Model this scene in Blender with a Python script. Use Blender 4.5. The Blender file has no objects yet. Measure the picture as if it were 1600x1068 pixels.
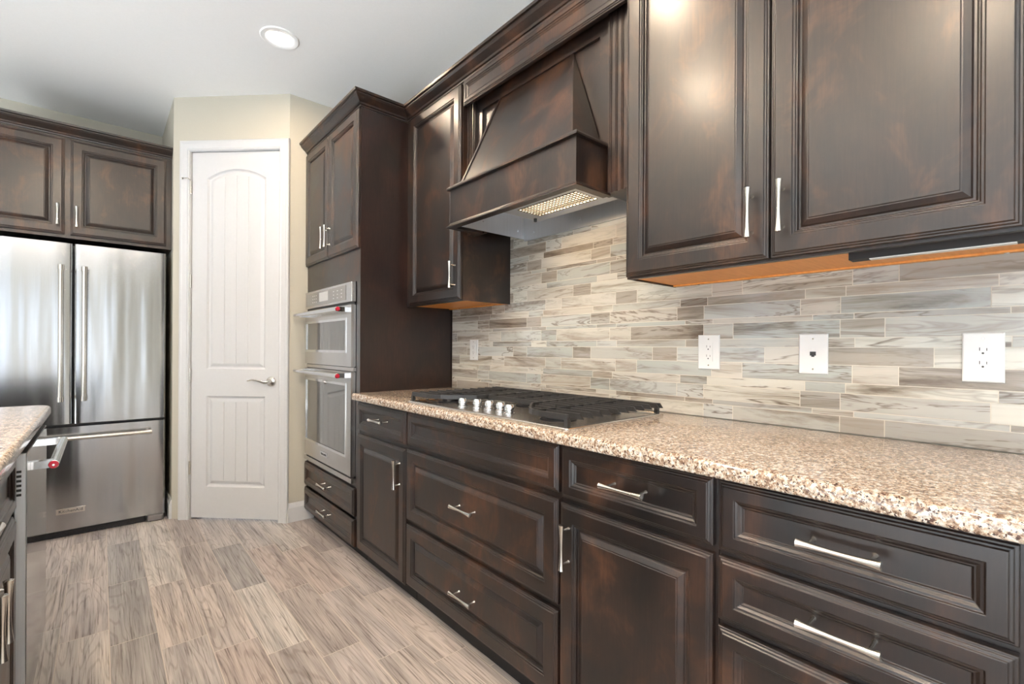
import bpy, bmesh, math, random
from mathutils import Vector, Matrix
R = math.radians
C = bpy.context.scene.collection
SC = bpy.context.scene

# ------------------------------------------------------------ camera, view, world
CAM_H = 1.156
cam_data = bpy.data.cameras.new('camera')
cam = bpy.data.objects.new('camera', cam_data); C.objects.link(cam)
cam.matrix_world = (Matrix.Translation((0, 0, CAM_H)) @ Matrix.Rotation(R(-41.12), 4, 'Z')
                    @ Matrix.Rotation(R(90), 4, 'X') @ Matrix.Rotation(R(0.31), 4, 'Z'))
cam_data.sensor_width = 36.0
cam_data.lens = 735.2 / 1600 * 36
cam_data.shift_y = (543.4 - 534) / 1600
cam_data.clip_start = 0.02
SC.camera = cam
SC.view_settings.view_transform = 'Standard'
SC.view_settings.look = 'None'
SC.view_settings.exposure = 0.30
SC.view_settings.gamma = 1.0
SC.view_settings.use_curve_mapping = False
w = bpy.data.worlds.new('world'); SC.world = w; w.use_nodes = True
w.node_tree.nodes['Background'].inputs[0].default_value = (0.75, 0.87, 1.0, 1)
w.node_tree.nodes['Background'].inputs[1].default_value = 1.6

def area_light(name, loc, target, sx, sy, power, col, shape='RECTANGLE', spread=180):
    l = bpy.data.lights.new(name, 'AREA'); l.shape = shape; l.size = sx
    if shape == 'RECTANGLE': l.size_y = sy
    l.energy = power; l.color = col; l.spread = R(spread)
    o = bpy.data.objects.new(name, l); C.objects.link(o); o.location = loc
    o.rotation_euler = (Vector(target) - Vector(loc)).to_track_quat('-Z', 'Y').to_euler()
    return o
DAY = (0.86, 0.93, 1.0)
WARM = (1.0, 0.78, 0.56)
# fill lights added at the unseen openings, tilted up to brighten the ceiling
area_light('fill_light_rear', (-0.22, -3.95, 1.25), (-0.22, 0, 4.4), 0.75, 2.2, 8, DAY)
area_light('fill_light_rear_far', (-2.3, -3.95, 1.25), (-2.0, 0, 6.0), 1.5, 2.2, 12, DAY)
area_light('fill_light_side', (-4.12, -0.9, 1.35), (0, -0.9, 7.0), 2.2, 2.0, 45, DAY)
# unseen sunlight, added so the floor behind the camera bounces light onto the ceiling
sun = bpy.data.lights.new('sun', 'SUN'); sun.energy = 120; sun.angle = R(1.0); sun.color = (0.76, 0.90, 1.0)
so = bpy.data.objects.new('sun', sun); C.objects.link(so); so.rotation_euler = Vector((0.60, 0.38, -0.70)).to_track_quat('-Z', 'Y').to_euler()
# recessed ceiling lamps (visible one first)
LAMPS = [(0.718, 2.74), (0.60, 1.20), (-0.28, 1.46), (-0.52, 0.24), (-1.3, 2.74), (-1.5, 1.0), (0.3, -1.3), (-1.6, -1.4)]
CEIL = 2.82

# ------------------------------------------------------------ materials
def nt(name):
    m = bpy.data.materials.new(name); m.use_nodes = True
    t = m.node_tree; b = t.nodes['Principled BSDF']
    return m, t, b
def N(t, typ, **kw):
    n = t.nodes.new(typ)
    for k, v in kw.items():
        if k.startswith('i_'):
            n.inputs[int(k[2:]) if k[2:].isdigit() else k[2:]].default_value = v
        else: setattr(n, k, v)
    return n
def L(t, a, b): t.links.new(a, b)
def ramp(t, fac, stops, interp='LINEAR'):
    n = t.nodes.new('ShaderNodeValToRGB'); n.color_ramp.interpolation = interp
    e = n.color_ramp.elements
    while len(e) < len(stops): e.new(0.5)
    for i, (p, c) in enumerate(stops):
        e[i].position = p; e[i].color = (*c, 1) if len(c) == 3 else c
    L(t, fac, n.inputs[0]); return n
def coords(t, scale=(1, 1, 1), loc=(0, 0, 0)):
    # world-sized coordinates from the surface itself
    g = N(t, 'ShaderNodeNewGeometry')
    mp = N(t, 'ShaderNodeMapping'); mp.inputs['Scale'].default_value = scale; mp.inputs['Location'].default_value = loc
    L(t, g.outputs['Position'], mp.inputs['Vector']); return mp.outputs[0]
def noise(t, vec, scale, detail=3, rough=0.5, dist=0.0):
    n = N(t, 'ShaderNodeTexNoise'); n.inputs['Scale'].default_value = scale
    n.inputs['Detail'].default_value = detail; n.inputs['Roughness'].default_value = rough
    n.inputs['Distortion'].default_value = dist
    L(t, vec, n.inputs['Vector']); return n
def bump(t, b, h, strength, dist=0.01):
    n = N(t, 'ShaderNodeBump'); n.inputs['Strength'].default_value = strength; n.inputs['Distance'].default_value = dist
    L(t, h, n.inputs['Height']); L(t, n.outputs[0], b.inputs['Normal']); return n
def mix(t, fac, a, b, mode='MIX'):
    n = N(t, 'ShaderNodeMix'); n.data_type = 'RGBA'; n.blend_type = mode
    if isinstance(fac, (int, float)): n.inputs[0].default_value = fac
    else: L(t, fac, n.inputs[0])
    for s, i in ((a, 6), (b, 7)):
        if isinstance(s, tuple): n.inputs[i].default_value = (*s, 1)
        else: L(t, s, n.inputs[i])
    return n.outputs[2]
def flat(name, col, rough=0.5, metal=0.0, spec=0.5, coat=0.0, nscale=60, namp=0.04, bumpy=0.0):
    m, t, b = nt(name)
    n = noise(t, coords(t), nscale, 2)
    r = ramp(t, n.outputs[0], [(0.3, tuple(c * (1 - namp) for c in col)), (0.7, tuple(min(1, c * (1 + namp)) for c in col))])
    L(t, r.outputs[0], b.inputs['Base Color'])
    b.inputs['Roughness'].default_value = rough; b.inputs['Metallic'].default_value = metal
    b.inputs['Specular IOR Level'].default_value = spec; b.inputs['Coat Weight'].default_value = coat
    if bumpy: bump(t, b, n.outputs[0], bumpy, 0.002)
    return m
M = {}
def cabinet_mat(name, dark, mid, light, rough, cw=0.45):
    m, t, b = nt(name)
    n1 = noise(t, coords(t, (1, 1, 0.7)), 7, 4, 0.6, 0.6)
    n2 = noise(t, coords(t, (60, 60, 4)), 3, 3, 0.6)
    r1 = ramp(t, n1.outputs[0], [(0.32, dark), (0.52, mid), (0.72, light)])
    r2 = ramp(t, n2.outputs[0], [(0.35, (0.72, 0.72, 0.72)), (0.65, (1.1, 1.1, 1.1))])
    L(t, mix(t, 1.0, r1.outputs[0], r2.outputs[0], 'MULTIPLY'), b.inputs['Base Color'])
    rr = ramp(t, n1.outputs[0], [(0.3, (rough - 0.04,) * 3), (0.7, (rough + 0.05,) * 3)])
    L(t, rr.outputs[0], b.inputs['Roughness'])
    b.inputs['Specular IOR Level'].default_value = 0.5
    b.inputs['Coat Weight'].default_value = cw; b.inputs['Coat Roughness'].default_value = 0.25; b.inputs['Coat IOR'].default_value = 1.5
    bump(t, b, n2.outputs[0], 0.03, 0.002)
    return m
M['cab'] = cabinet_mat('espresso_stained_wood', (0.005, 0.0036, 0.0033), (0.017, 0.008, 0.005), (0.072, 0.029, 0.013), 0.40)
M['panel'] = cabinet_mat('espresso_side_panel', (0.010, 0.005, 0.004), (0.019, 0.0075, 0.005), (0.034, 0.012, 0.008), 0.38, 0.3)
M['kick'] = flat('toe_kick_black', (0.012, 0.010, 0.010), 0.6)
M['ply'] = None
m, t, b = nt('orange_plywood'); n = noise(t, coords(t, (4, 40, 4)), 3, 3)
r = ramp(t, n.outputs[0], [(0.3, (0.68, 0.27, 0.055)), (0.7, (0.78, 0.34, 0.085))]); L(t, r.outputs[0], b.inputs['Base Color'])
b.inputs['Roughness'].default_value = 0.45; M['ply'] = m
M['wall'] = flat('beige_wall_paint', (0.48, 0.45, 0.375), 0.75, nscale=200, bumpy=0.05, namp=0.02)
M['ceil'] = flat('white_ceiling_paint', (0.92, 0.92, 0.915), 0.85, nscale=120, namp=0.01, bumpy=0.08)
M['white'] = flat('white_door_paint', (0.55, 0.55, 0.555), 0.35, namp=0.01)
M['plastic'] = flat('white_plastic', (0.66, 0.65, 0.63), 0.3, namp=0.01)
M['slot'] = flat('dark_slot', (0.02, 0.02, 0.02), 0.5)
M['black'] = flat('black_enamel', (0.012, 0.012, 0.014), 0.3)
M['iron'] = flat('cast_iron', (0.022, 0.021, 0.021), 0.42, nscale=300, namp=0.3, bumpy=0.15)
M['chrome'] = flat('chrome', (0.82, 0.82, 0.83), 0.08, 1.0, namp=0.01)
M['nickel'] = flat('satin_nickel', (0.72, 0.68, 0.62), 0.2, 1.0, namp=0.02)
M['red'] = flat('red_medallion', (0.45, 0.01, 0.03), 0.25, coat=0.6)
M['grout'] = flat('pale_grout', (0.60, 0.55, 0.46), 0.8)
M['glass'] = flat('dark_oven_glass', (0.06, 0.06, 0.06), 0.06, coat=1.0, spec=0.9)
M['display'] = flat('grey_control_glass', (0.22, 0.21, 0.20), 0.12, coat=0.8)
M['lcd'] = flat('pale_display', (0.55, 0.55, 0.54), 0.3)
M['greyplastic'] = flat('grey_plastic', (0.16, 0.15, 0.15), 0.45)
def steel(name, col, rough, wavy, wscale=(5, 5, 0.5), metal=1.0):
    m, t, b = nt(name)
    n1 = noise(t, coords(t, wscale), 1.6, 1.5, 0.4)
    n2 = noise(t, coords(t, (500, 500, 3)) , 1.0, 2)
    r = ramp(t, n2.outputs[0], [(0.3, tuple(c * 0.94 for c in col)), (0.7, col)]); L(t, r.outputs[0], b.inputs['Base Color'])
    b.inputs['Metallic'].default_value = metal; b.inputs['Roughness'].default_value = rough
    b1 = bump(t, b, n1.outputs[0], wavy, 0.05)
    b2 = N(t, 'ShaderNodeBump'); b2.inputs['Strength'].default_value = 0.03; b2.inputs['Distance'].default_value = 0.001
    L(t, n2.outputs[0], b2.inputs['Height']); L(t, b1.outputs[0], b2.inputs['Normal']); L(t, b2.outputs[0], b.inputs['Normal'])
    return m
M['steel'] = steel('brushed_stainless', (0.45, 0.45, 0.455), 0.19, 0.19)
M['oven'] = steel('satin_stainless', (0.68, 0.66, 0.64), 0.27, 0.03)
M['mirror'] = steel('polished_dishwasher_steel', (0.62, 0.62, 0.62), 0.07, 0.01)
M['edge'] = steel('dishwasher_edge_steel', (0.80, 0.82, 0.85), 0.5, 0.0)
M['tray'] = steel('cooktop_stainless', (0.72, 0.69, 0.65), 0.26, 0.02, (3, 3, 3))
M['liner'] = steel('hood_liner_steel', (0.75, 0.76, 0.78), 0.42, 0.03, (3, 3, 3))
# granite
m, t, b = nt('speckled_granite'); v = coords(t)
nA = noise(t, v, 108, 3, 0.65, 0.4); nB = noise(t, v, 210, 2, 0.6); nC = noise(t, v, 150, 2, 0.6, 0.3)
vo = N(t, 'ShaderNodeTexVoronoi'); vo.inputs['Scale'].default_value = 190; L(t, v, vo.inputs['Vector'])
base = ramp(t, nA.outputs[0], [(0.36, (0.217, 0.136, 0.092)), (0.45, (0.404, 0.296, 0.217)), (0.52, (0.574, 0.480, 0.385)), (0.64, (0.652, 0.624, 0.585))])
cell = ramp(t, vo.outputs['Color'], [(0.25, (0.70, 0.66, 0.62)), (0.75, (1.12, 1.10, 1.06))])
c1 = mix(t, 1.0, base.outputs[0], cell.outputs[0], 'MULTIPLY')
f1 = ramp(t, nC.outputs[0], [(0.58, (0, 0, 0)), (0.62, (1, 1, 1))]); c2 = mix(t, f1.outputs[0], c1, (0.10, 0.055, 0.04))
f2 = ramp(t, nB.outputs[0], [(0.61, (0, 0, 0)), (0.65, (1, 1, 1))]); c3 = mix(t, f2.outputs[0], c2, (0.025, 0.02, 0.02))
L(t, c3, b.inputs['Base Color']); b.inputs['Roughness'].default_value = 0.16; b.inputs['Coat Weight'].default_value = 0.3
M['granite'] = m
# backsplash stone
m, t, b = nt('veined_stone_tile')
at = N(t, 'ShaderNodeAttribute', attribute_name='tid'); wn = N(t, 'ShaderNodeTexWhiteNoise', noise_dimensions='1D'); L(t, at.outputs['Fac'], wn.inputs['W'])
g = N(t, 'ShaderNodeNewGeometry'); mul = N(t, 'ShaderNodeVectorMath', operation='SCALE'); L(t, wn.outputs['Color'], mul.inputs[0]); mul.inputs[3].default_value = 31.0
add = N(t, 'ShaderNodeVectorMath', operation='ADD'); L(t, g.outputs['Position'], add.inputs[0]); L(t, mul.outputs[0], add.inputs[1])
rotn = N(t, 'ShaderNodeMapping'); rotn.inputs['Rotation'].default_value = (R(4), 0, 0); rotn.inputs['Scale'].default_value = (1, 2.2, 20); L(t, add.outputs[0], rotn.inputs['Vector'])
n1 = noise(t, rotn.outputs[0], 0.8, 6, 0.66, 0.7)
tone = ramp(t, wn.outputs['Value'], [(0.0, (0.334, 0.302, 0.262)), (0.12, (0.471, 0.437, 0.386)), (0.25, (0.380, 0.389, 0.369)), (0.38, (0.517, 0.492, 0.443)), (0.52, (0.426, 0.413, 0.378)), (0.66, (0.547, 0.532, 0.476)), (0.80, (0.350, 0.333, 0.303)), (0.9, (0.456, 0.461, 0.443))], 'CONSTANT')
var = ramp(t, n1.outputs[0], [(0.28, (0.30, 0.25, 0.21)), (0.40, (0.72, 0.67, 0.62)), (0.50, (1.00, 0.99, 0.97)), (0.62, (1.08, 1.07, 1.05)), (0.76, (0.66, 0.67, 0.67))])
c1 = mix(t, 1.0, tone.outputs[0], var.outputs[0], 'MULTIPLY')
n2 = noise(t, rotn.outputs[0], 0.55, 4, 0.65, 1.6)
vein = ramp(t, n2.outputs[0], [(0.462, (0, 0, 0)), (0.488, (1, 1, 1)), (0.512, (0, 0, 0))])
wn2 = N(t, 'ShaderNodeMath', operation='MULTIPLY'); L(t, vein.outputs[0], wn2.inputs[0]); L(t, wn.outputs['Color'], wn2.inputs[1])
c2 = mix(t, wn2.outputs[0], c1, (0.13, 0.095, 0.07))
L(t, c2, b.inputs['Base Color']); b.inputs['Roughness'].default_value = 0.11; b.inputs['Specular IOR Level'].default_value = 0.5
M['tile'] = m
# wood-look plank tile
m, t, b = nt('wood_look_plank')
at = N(t, 'ShaderNodeAttribute', attribute_name='tid'); wn = N(t, 'ShaderNodeTexWhiteNoise', noise_dimensions='1D'); L(t, at.outputs['Fac'], wn.inputs['W'])
g = N(t, 'ShaderNodeNewGeometry'); mul = N(t, 'ShaderNodeVectorMath', operation='SCALE'); L(t, wn.outputs['Color'], mul.inputs[0]); mul.inputs[3].default_value = 23.0
add = N(t, 'ShaderNodeVectorMath', operation='ADD'); L(t, g.outputs['Position'], add.inputs[0]); L(t, mul.outputs[0], add.inputs[1])
mp = N(t, 'ShaderNodeMapping'); mp.inputs['Scale'].default_value = (11, 0.9, 11); L(t, add.outputs[0], mp.inputs['Vector'])
gn = noise(t, mp.outputs[0], 0.8, 2, 0.4, 0.3)
mm = N(t, 'ShaderNodeMath', operation='MULTIPLY'); L(t, gn.outputs[0], mm.inputs[0]); mm.inputs[1].default_value = 150.0
sn = N(t, 'ShaderNodeMath', operation='SINE'); L(t, mm.outputs[0], sn.inputs[0])
ring = ramp(t, sn.outputs[0], [(0.0, (1, 1, 1)), (0.5, (1, 1, 1)), (0.97, (0.80, 0.78, 0.76))])
mp2 = N(t, 'ShaderNodeMapping'); mp2.inputs['Scale'].default_value = (130, 3.0, 10); L(t, add.outputs[0], mp2.inputs['Vector'])
fine = noise(t, mp2.outputs[0], 1.2, 4, 0.65, 0.3)
fr = ramp(t, fine.outputs[0], [(0.33, (0.36, 0.33, 0.31)), (0.45, (0.88, 0.87, 0.86)), (0.66, (1.14, 1.13, 1.13))])
blot = noise(t, mp.outputs[0], 1.6, 3, 0.6)
tone = ramp(t, wn.outputs['Value'], [(0.0, (0.379, 0.339, 0.321)), (0.16, (0.458, 0.415, 0.396)), (0.32, (0.408, 0.378, 0.365)), (0.5, (0.498, 0.466, 0.438)), (0.66, (0.318, 0.302, 0.296)), (0.74, (0.478, 0.427, 0.396)), (0.86, (0.418, 0.360, 0.333))], 'CONSTANT')
bl = ramp(t, blot.outputs[0], [(0.32, (0.70, 0.70, 0.71)), (0.6, (1.08, 1.07, 1.06))])
c = mix(t, 1.0, tone.outputs[0], fr.outputs[0], 'MULTIPLY'); c = mix(t, 1.0, c, ring.outputs[0], 'MULTIPLY'); c = mix(t, 1.0, c, bl.outputs[0], 'MULTIPLY')
L(t, c, b.inputs['Base Color']); b.inputs['Roughness'].default_value = 0.42
bump(t, b, fine.outputs[0], 0.12, 0.002)
M['plank'] = m
M['fgrout'] = flat('floor_grout', (0.54, 0.48, 0.42), 0.8)
def emit(name, col, s):
    m, t, b = nt(name); b.inputs['Base Color'].default_value = (*col, 1)
    b.inputs['Emission Color'].default_value = (*col, 1); b.inputs['Emission Strength'].default_value = s
    return m
M['lamp'] = emit('lamp_lens', (1, 0.95, 0.87), 6)
M['hoodlamp'] = emit('hood_lamp_lens', (1, 0.83, 0.62), 1.2)

# ------------------------------------------------------------ builders
def root_of(o):
    while o.parent: o = o.parent
    return o
def obj(name, bm, mat, parent=None, smooth=False, bevel=0, seg=2):
    if parent is not None:
        l = root_of(parent)['_loc'] if '_loc' in root_of(parent) else (0, 0, 0)
        bmesh.ops.translate(bm, verts=bm.verts, vec=(-l[0], -l[1], -l[2]))
    bmesh.ops.recalc_face_normals(bm, faces=bm.faces)
    me = bpy.data.meshes.new(name); bm.to_mesh(me); bm.free()
    o = bpy.data.objects.new(name, me); C.objects.link(o)
    me.materials.append(M[mat] if isinstance(mat, str) else mat)
    if smooth:
        for p in me.polygons: p.use_smooth = True
        try: me.set_sharp_from_angle(angle=R(38))
        except Exception: pass
    if bevel:
        md = o.modifiers.new('bevel', 'BEVEL'); md.width = bevel; md.segments = seg; md.limit_method = 'ANGLE'; md.angle_limit = R(40)
    if parent is not None: o.parent = parent
    return o
def thing(name, label, cat, loc, group=None):
    o = bpy.data.objects.new(name, None); C.objects.link(o); o.location = loc; o['_loc'] = list(loc)
    o.empty_display_size = 0.05
    o['label'] = label; o['category'] = cat
    if group: o['group'] = group
    return o
def tag(o, label, cat, group=None):
    o['label'] = label; o['category'] = cat
    if group: o['group'] = group
    return o
def struct(o): o['kind'] = 'structure'; return o
def BM(): return bmesh.new()
def box(bm, x0, x1, y0, y1, z0, z1):
    vs = [bm.verts.new((x, y, z)) for x in (x0, x1) for y in (y0, y1) for z in (z0, z1)]
    for f in ((0, 1, 3, 2), (4, 6, 7, 5), (0, 4, 5, 1), (2, 3, 7, 6), (0, 2, 6, 4), (1, 5, 7, 3)):
        bm.faces.new([vs[i] for i in f])
    return bm
def boxes(*L_):
    bm = BM()
    for b_ in L_: box(bm, *b_)
    return bm
class Basis:
    """a vertical face: o = origin, w = width direction, n = outward direction"""
    def __init__(s, o, w_, n): s.o, s.w, s.n = Vector(o), Vector(w_).normalized(), Vector(n).normalized()
    def p(s, a, h, d): return s.o + s.w * a + Vector((0, 0, h)) + s.n * d
def bbox(bm, B, a0, a1, h0, h1, d0, d1):
    vs = [bm.verts.new(B.p(a, h, d)) for a in (a0, a1) for d in (d0, d1) for h in (h0, h1)]
    for f in ((0, 1, 3, 2), (4, 6, 7, 5), (0, 4, 5, 1), (2, 3, 7, 6), (0, 2, 6, 4), (1, 5, 7, 3)):
        bm.faces.new([vs[i] for i in f])
    return bm
def rings(bm, loops, cap0=True, cap1=True):
    prev = None; first = None
    for lp in loops:
        cur = [bm.verts.new(p) for p in lp]
        if prev:
            n = len(cur)
            for i in range(n): bm.faces.new((prev[i], prev[(i + 1) % n], cur[(i + 1) % n], cur[i]))
        else: first = cur
        prev = cur
    if cap0: bm.faces.new(first)
    if cap1: bm.faces.new(prev)
    return bm
DOOR = [(0, 0), (0, .012), (.0015, .0145), (.005, .0145), (.007, .0175), (.0105, .018), (.0125, .021), (.051, .021), (.0525, .0175),
        (.057, .0175), (.059, .014), (.0615, .014), (.064, .007), (.069, .007), (.072, .010), (.084, .0165), (.087, .0165), (.088, .0180)]
DRAWER = [(0, 0), (0, .012), (.0015, .0145), (.005, .0145), (.007, .0175), (.0105, .018), (.0125, .021), (.036, .021), (.0375, .0175),
          (.042, .0165), (.047, .012), (.0495, .012), (.052, .008), (.054, .008)]
def front(name, parent, B, a0, a1, h0, h1, prof=DOOR, mat='cab', label=None):
    loops = []
    for ins, d in prof:
        loops.append([B.p(a0 + ins, h0 + ins, d), B.p(a1 - ins, h0 + ins, d), B.p(a1 - ins, h1 - ins, d), B.p(a0 + ins, h1 - ins, d)])
    o = obj(name, rings(BM(), loops), mat, parent, bevel=.0011, seg=3)
    for p in o.data.polygons: p.use_smooth = False
    if label: o['label'] = label
    return o
def lathe(bm, p0, p1, prof, n=16):
    """prof: list of (t along p0->p1 in metres, radius)"""
    p0, p1 = Vector(p0), Vector(p1); ax = (p1 - p0).normalized()
    u = ax.orthogonal().normalized(); v = ax.cross(u)
    loops = [[p0 + ax * t_ + (u * math.cos(2 * math.pi * k / n) + v * math.sin(2 * math.pi * k / n)) * r_ for k in range(n)] for t_, r_ in prof]
    return rings(bm, loops)
def rod(bm, p0, p1, r, n=14):
    l = (Vector(p1) - Vector(p0)).length
    return lathe(bm, p0, p1, [(0, r * .8), (min(.001, l * .1), r), (l - min(.001, l * .1), r), (l, r * .8)], n)
def tube(bm, pts, rad, n=10):
    pts = [Vector(p) for p in pts]; loops = []; ref = None
    for i, p in enumerate(pts):
        tdir = (pts[min(i + 1, len(pts) - 1)] - pts[max(i - 1, 0)]).normalized()
        u = tdir.orthogonal().normalized() if ref is None else (ref - tdir * ref.dot(tdir)).normalized()
        ref = u; v = tdir.cross(u)
        r_ = rad[i] if isinstance(rad, (list, tuple)) else rad
        ra, rb = r_ if isinstance(r_, (list, tuple)) else (r_, r_)
        loops.append([p + u * ra * math.cos(2 * math.pi * k / n) + v * rb * math.sin(2 * math.pi * k / n) for k in range(n)])
    return rings(bm, loops)
def pull(parent, B, a, h, vert, d0=.016, length=.132, out=.032):
    """flared bar pull on two posts; a,h = centre on the face; d0 = surface it stands on"""
    bm = BM(); hl = length / 2; dirv = Vector((0, 0, 1)) if vert else B.w
    c = B.p(a, h, d0 + out)
    prof = []
    for k in range(13):
        s = -1 + 2 * k / 12
        r_ = .0046 + .0042 * abs(s) ** 2.0
        prof.append(((s + 1) * hl, r_))
    prof = [(0, .006)] + [(max(.0012, p_[0]) if k == 0 else (min(length - .0012, p_[0])), p_[1]) for k, p_ in enumerate(prof)] + [(length, .006)]
    lathe(bm, c - dirv * hl, c + dirv * hl, prof)
    for s in (-1, 1):
        q = B.p(a, h, d0) + dirv * s * .048
        lathe(bm, q, q + B.n * out, [(0, .0055), (.002, .005), (.004, .0036), (out - .002, .0034), (out, .0034)], 12)
    o = obj('handle', bm, 'nickel', parent, smooth=True); o['label'] = 'flared satin nickel bar pull'
    return o
def prism(bm, prof, p0, p1, udir, vdir):
    """extrude a 2D closed profile (u,v) from p0 to p1"""
    p0, p1, udir, vdir = Vector(p0), Vector(p1), Vector(udir), Vector(vdir)
    return rings(bm, [[p + udir * a + vdir * b_ for a, b_ in prof] for p in (p0, p1)])
def text_part(name, body, size, origin, wdir, nrm, mat, parent, extrude=.0006):
    cu = bpy.data.curves.new(name, 'FONT'); cu.body = body; cu.size = size; cu.extrude = extrude; cu.align_x = 'CENTER'; cu.align_y = 'CENTER'
    tmp = bpy.data.objects.new('tmp', cu); C.objects.link(tmp)
    dg = bpy.context.evaluated_depsgraph_get(); me = bpy.data.meshes.new_from_object(tmp.evaluated_get(dg))
    bpy.data.objects.remove(tmp)
    wv, nv = Vector(wdir), Vector(nrm); up = Vector((0, 0, 1))
    mat4 = Matrix(((wv.x, up.x, nv.x, origin[0]), (wv.y, up.y, nv.y, origin[1]), (wv.z, up.z, nv.z, origin[2]), (0, 0, 0, 1)))
    me.transform(mat4); l = root_of(parent)['_loc']; me.transform(Matrix.Translation((-l[0], -l[1], -l[2])))
    me.materials.clear(); me.materials.append(M[mat])
    o = bpy.data.objects.new(name, me); C.objects.link(o); o.parent = parent
    return o

# ------------------------------------------------------------ room shell
WX = 1.640          # backsplash wall
XL, YB, YF = -4.2, 4.655, -4.0
T = .1
struct(obj('ceiling', boxes((XL - T, WX + T, YF - T, YB + T, CEIL, CEIL + .1)), 'ceil'))
# floor: grout bed with plank tiles
def tiled(name, quads, mat, gmat, bed, thick):
    bm = BM(); lay = bm.faces.layers.float.new('tid')
    box(bm, *bed)
    for f in bm.faces: f.material_index = 1
    for (vs, tid) in quads:
        f = bm.faces.new([bm.verts.new(v_) for v_ in vs]); f[lay] = tid; f.material_index = 0
        if thick:
            pass
    me = bpy.data.meshes.new(name)
    bm.to_mesh(me); bm.free()
    me.materials.append(M[mat]); me.materials.append(M[gmat])
    o = bpy.data.objects.new(name, me); C.objects.link(o); return o
quads = []; PX, PY = .1487, .605; tid = 0.5
for k in range(-28, 12):
    x0 = .03 + PX * k; x1 = x0 + PX - .003
    if x1 < XL or x0 > WX: continue
    for n_ in range(-12, 6):
        y0 = 2.375 - .148 * k + PY * n_ ; y1 = y0 + PY - .003
        y0 = y0
        if y1 < YF or y0 > YB: continue
        tid += 1.0
        a0, a1, b0, b1 = max(x0, XL), min(x1, WX), max(y0, YF), min(y1, YB)
        quads.append((((a0, b0, 0), (a1, b0, 0), (a1, b1, 0), (a0, b1, 0)), tid))
# also rows that the stagger pushes out of the loop above
have = len(quads)
for k in range(-28, 12):
    x0 = .03 + PX * k; x1 = x0 + PX - .003
    if x1 < XL or x0 > WX: continue
    for n_ in list(range(-30, -12)) + list(range(6, 24)):
        y0 = 2.375 - .148 * k + PY * n_; y1 = y0 + PY - .003
        if y1 < YF or y0 > YB: continue
        tid += 1.0
        a0, a1, b0, b1 = max(x0, XL), min(x1, WX), max(y0, YF), min(y1, YB)
        quads.append((((a0, b0, 0), (a1, b0, 0), (a1, b1, 0), (a0, b1, 0)), tid))
struct(tiled('floor', quads, 'plank', 'fgrout', (XL - T, WX + T, YF - T, YB + T, -.1, -.0015), 0))
struct(obj('wall_right', boxes((WX, WX + T, YF - T, YB + T, 0, CEIL)), 'wall'))
struct(obj('wall_back', boxes((XL - T, .36, YB, YB + T, 0, CEIL)), 'wall'))
# left wall and rear wall, openings made up and sized to light the room
def wall_open(name, horizontal, c0, c1, lo, hi, openings):
    bm = BM()
    def seg(a0, a1, z0, z1):
        if horizontal: box(bm, a0, a1, c0, c1, z0, z1)
        else: box(bm, c0, c1, a0, a1, z0, z1)
    cur = lo
    for (a0, a1, z0, z1) in openings:
        seg(cur, a0, 0, CEIL)
        if z0 > 0: seg(a0, a1, 0, z0)
        seg(a0, a1, z1, CEIL); cur = a1
    seg(cur, hi, 0, CEIL)
    return struct(obj(name, bm, 'wall'))
wall_open('wall_left', False, XL - T, XL, YF, YB, [(-3.7, 1.2, .05, 2.45), (2.7, 3.1, .35, 2.35)])
wall_open('wall_front', True, YF - T, YF, XL - T, WX + T, [(-3.9, -1.45, .1, 2.4), (-.6, .16, .1, 2.4)])
for i, (y0, y1, z0, z1) in enumerate(((-3.7, 1.2, .05, 2.45), (2.7, 3.1, .35, 2.35))):  # frames for the left openings, the wide one invented to let light in
    bm = BM()
    for a in ((y0, (y0 + y1) / 2 - .03, y1 - .06) if i == 0 else (y0, y1 - .06)): box(bm, XL - .09, XL - .03, a, a + .06, z0, z1)
    for z in (z0, z1 - .06): box(bm, XL - .085, XL - .035, y0 + .06, y1 - .06, z, z + .06)
    struct(obj('window_%d' % (i + 1), bm, 'white'))
for i, (x0, x1) in enumerate(((-3.9, -1.45), (-.6, .16))):  # frames for the rear openings, invented for light and reflections
    bm = BM()
    for a in (x0, x1 - .06): box(bm, a, a + .06, YF - .09, YF - .03, .1, 2.4)
    for z in (.1, 2.34): box(bm, x0 + .06, x1 - .06, YF - .09, YF - .03, z, z + .06)
    struct(obj('window_%d' % (i + 3), bm, 'white'))
# pantry corner: left return, diagonal with the door, right return
PL, PR = Vector((.36, 3.87, 0)), Vector((.93, 3.30, 0))
e = (PR - PL).normalized(); nn = Vector((-e.y * -1, e.x * -1, 0))
nn = Vector((-.7071, -.7071, 0))
DB = Basis(PL, e, nn)
DW = (PR - PL).length
S0, S1, DTOP = .128, .738, 2.45          # door slab along the diagonal
struct(obj('wall_pantry_left', boxes((.36, .46, PL.y, YB, 0, CEIL)), 'wall'))
bm = BM()
bbox(bm, DB, 0, S0 - .012, 0, CEIL, -.1, 0); bbox(bm, DB, S1 + .012, DW, 0, CEIL, -.1, 0); bbox(bm, DB, S0 - .012, S1 + .012, DTOP + .012, CEIL, -.1, 0)
struct(obj('wall_pantry_diagonal', bm, 'wall'))
struct(obj('wall_pantry_right', boxes((PR.x, WX, PR.y, PR.y + .1, 0, CEIL)), 'wall'))
def bb_prof(h=.125, d=.015): return [(0, 0), (d, 0), (d, h - .03), (d * .75, h - .02), (d * .55, h - .006), (d * .3, h), (0, h)]
bm = prism(BM(), bb_prof(), (PR.x - .006, PR.y, 0), (1.12, PR.y, 0), (0, -1, 0), (0, 0, 1)); struct(obj('baseboard_right', bm, 'white'))
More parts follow.
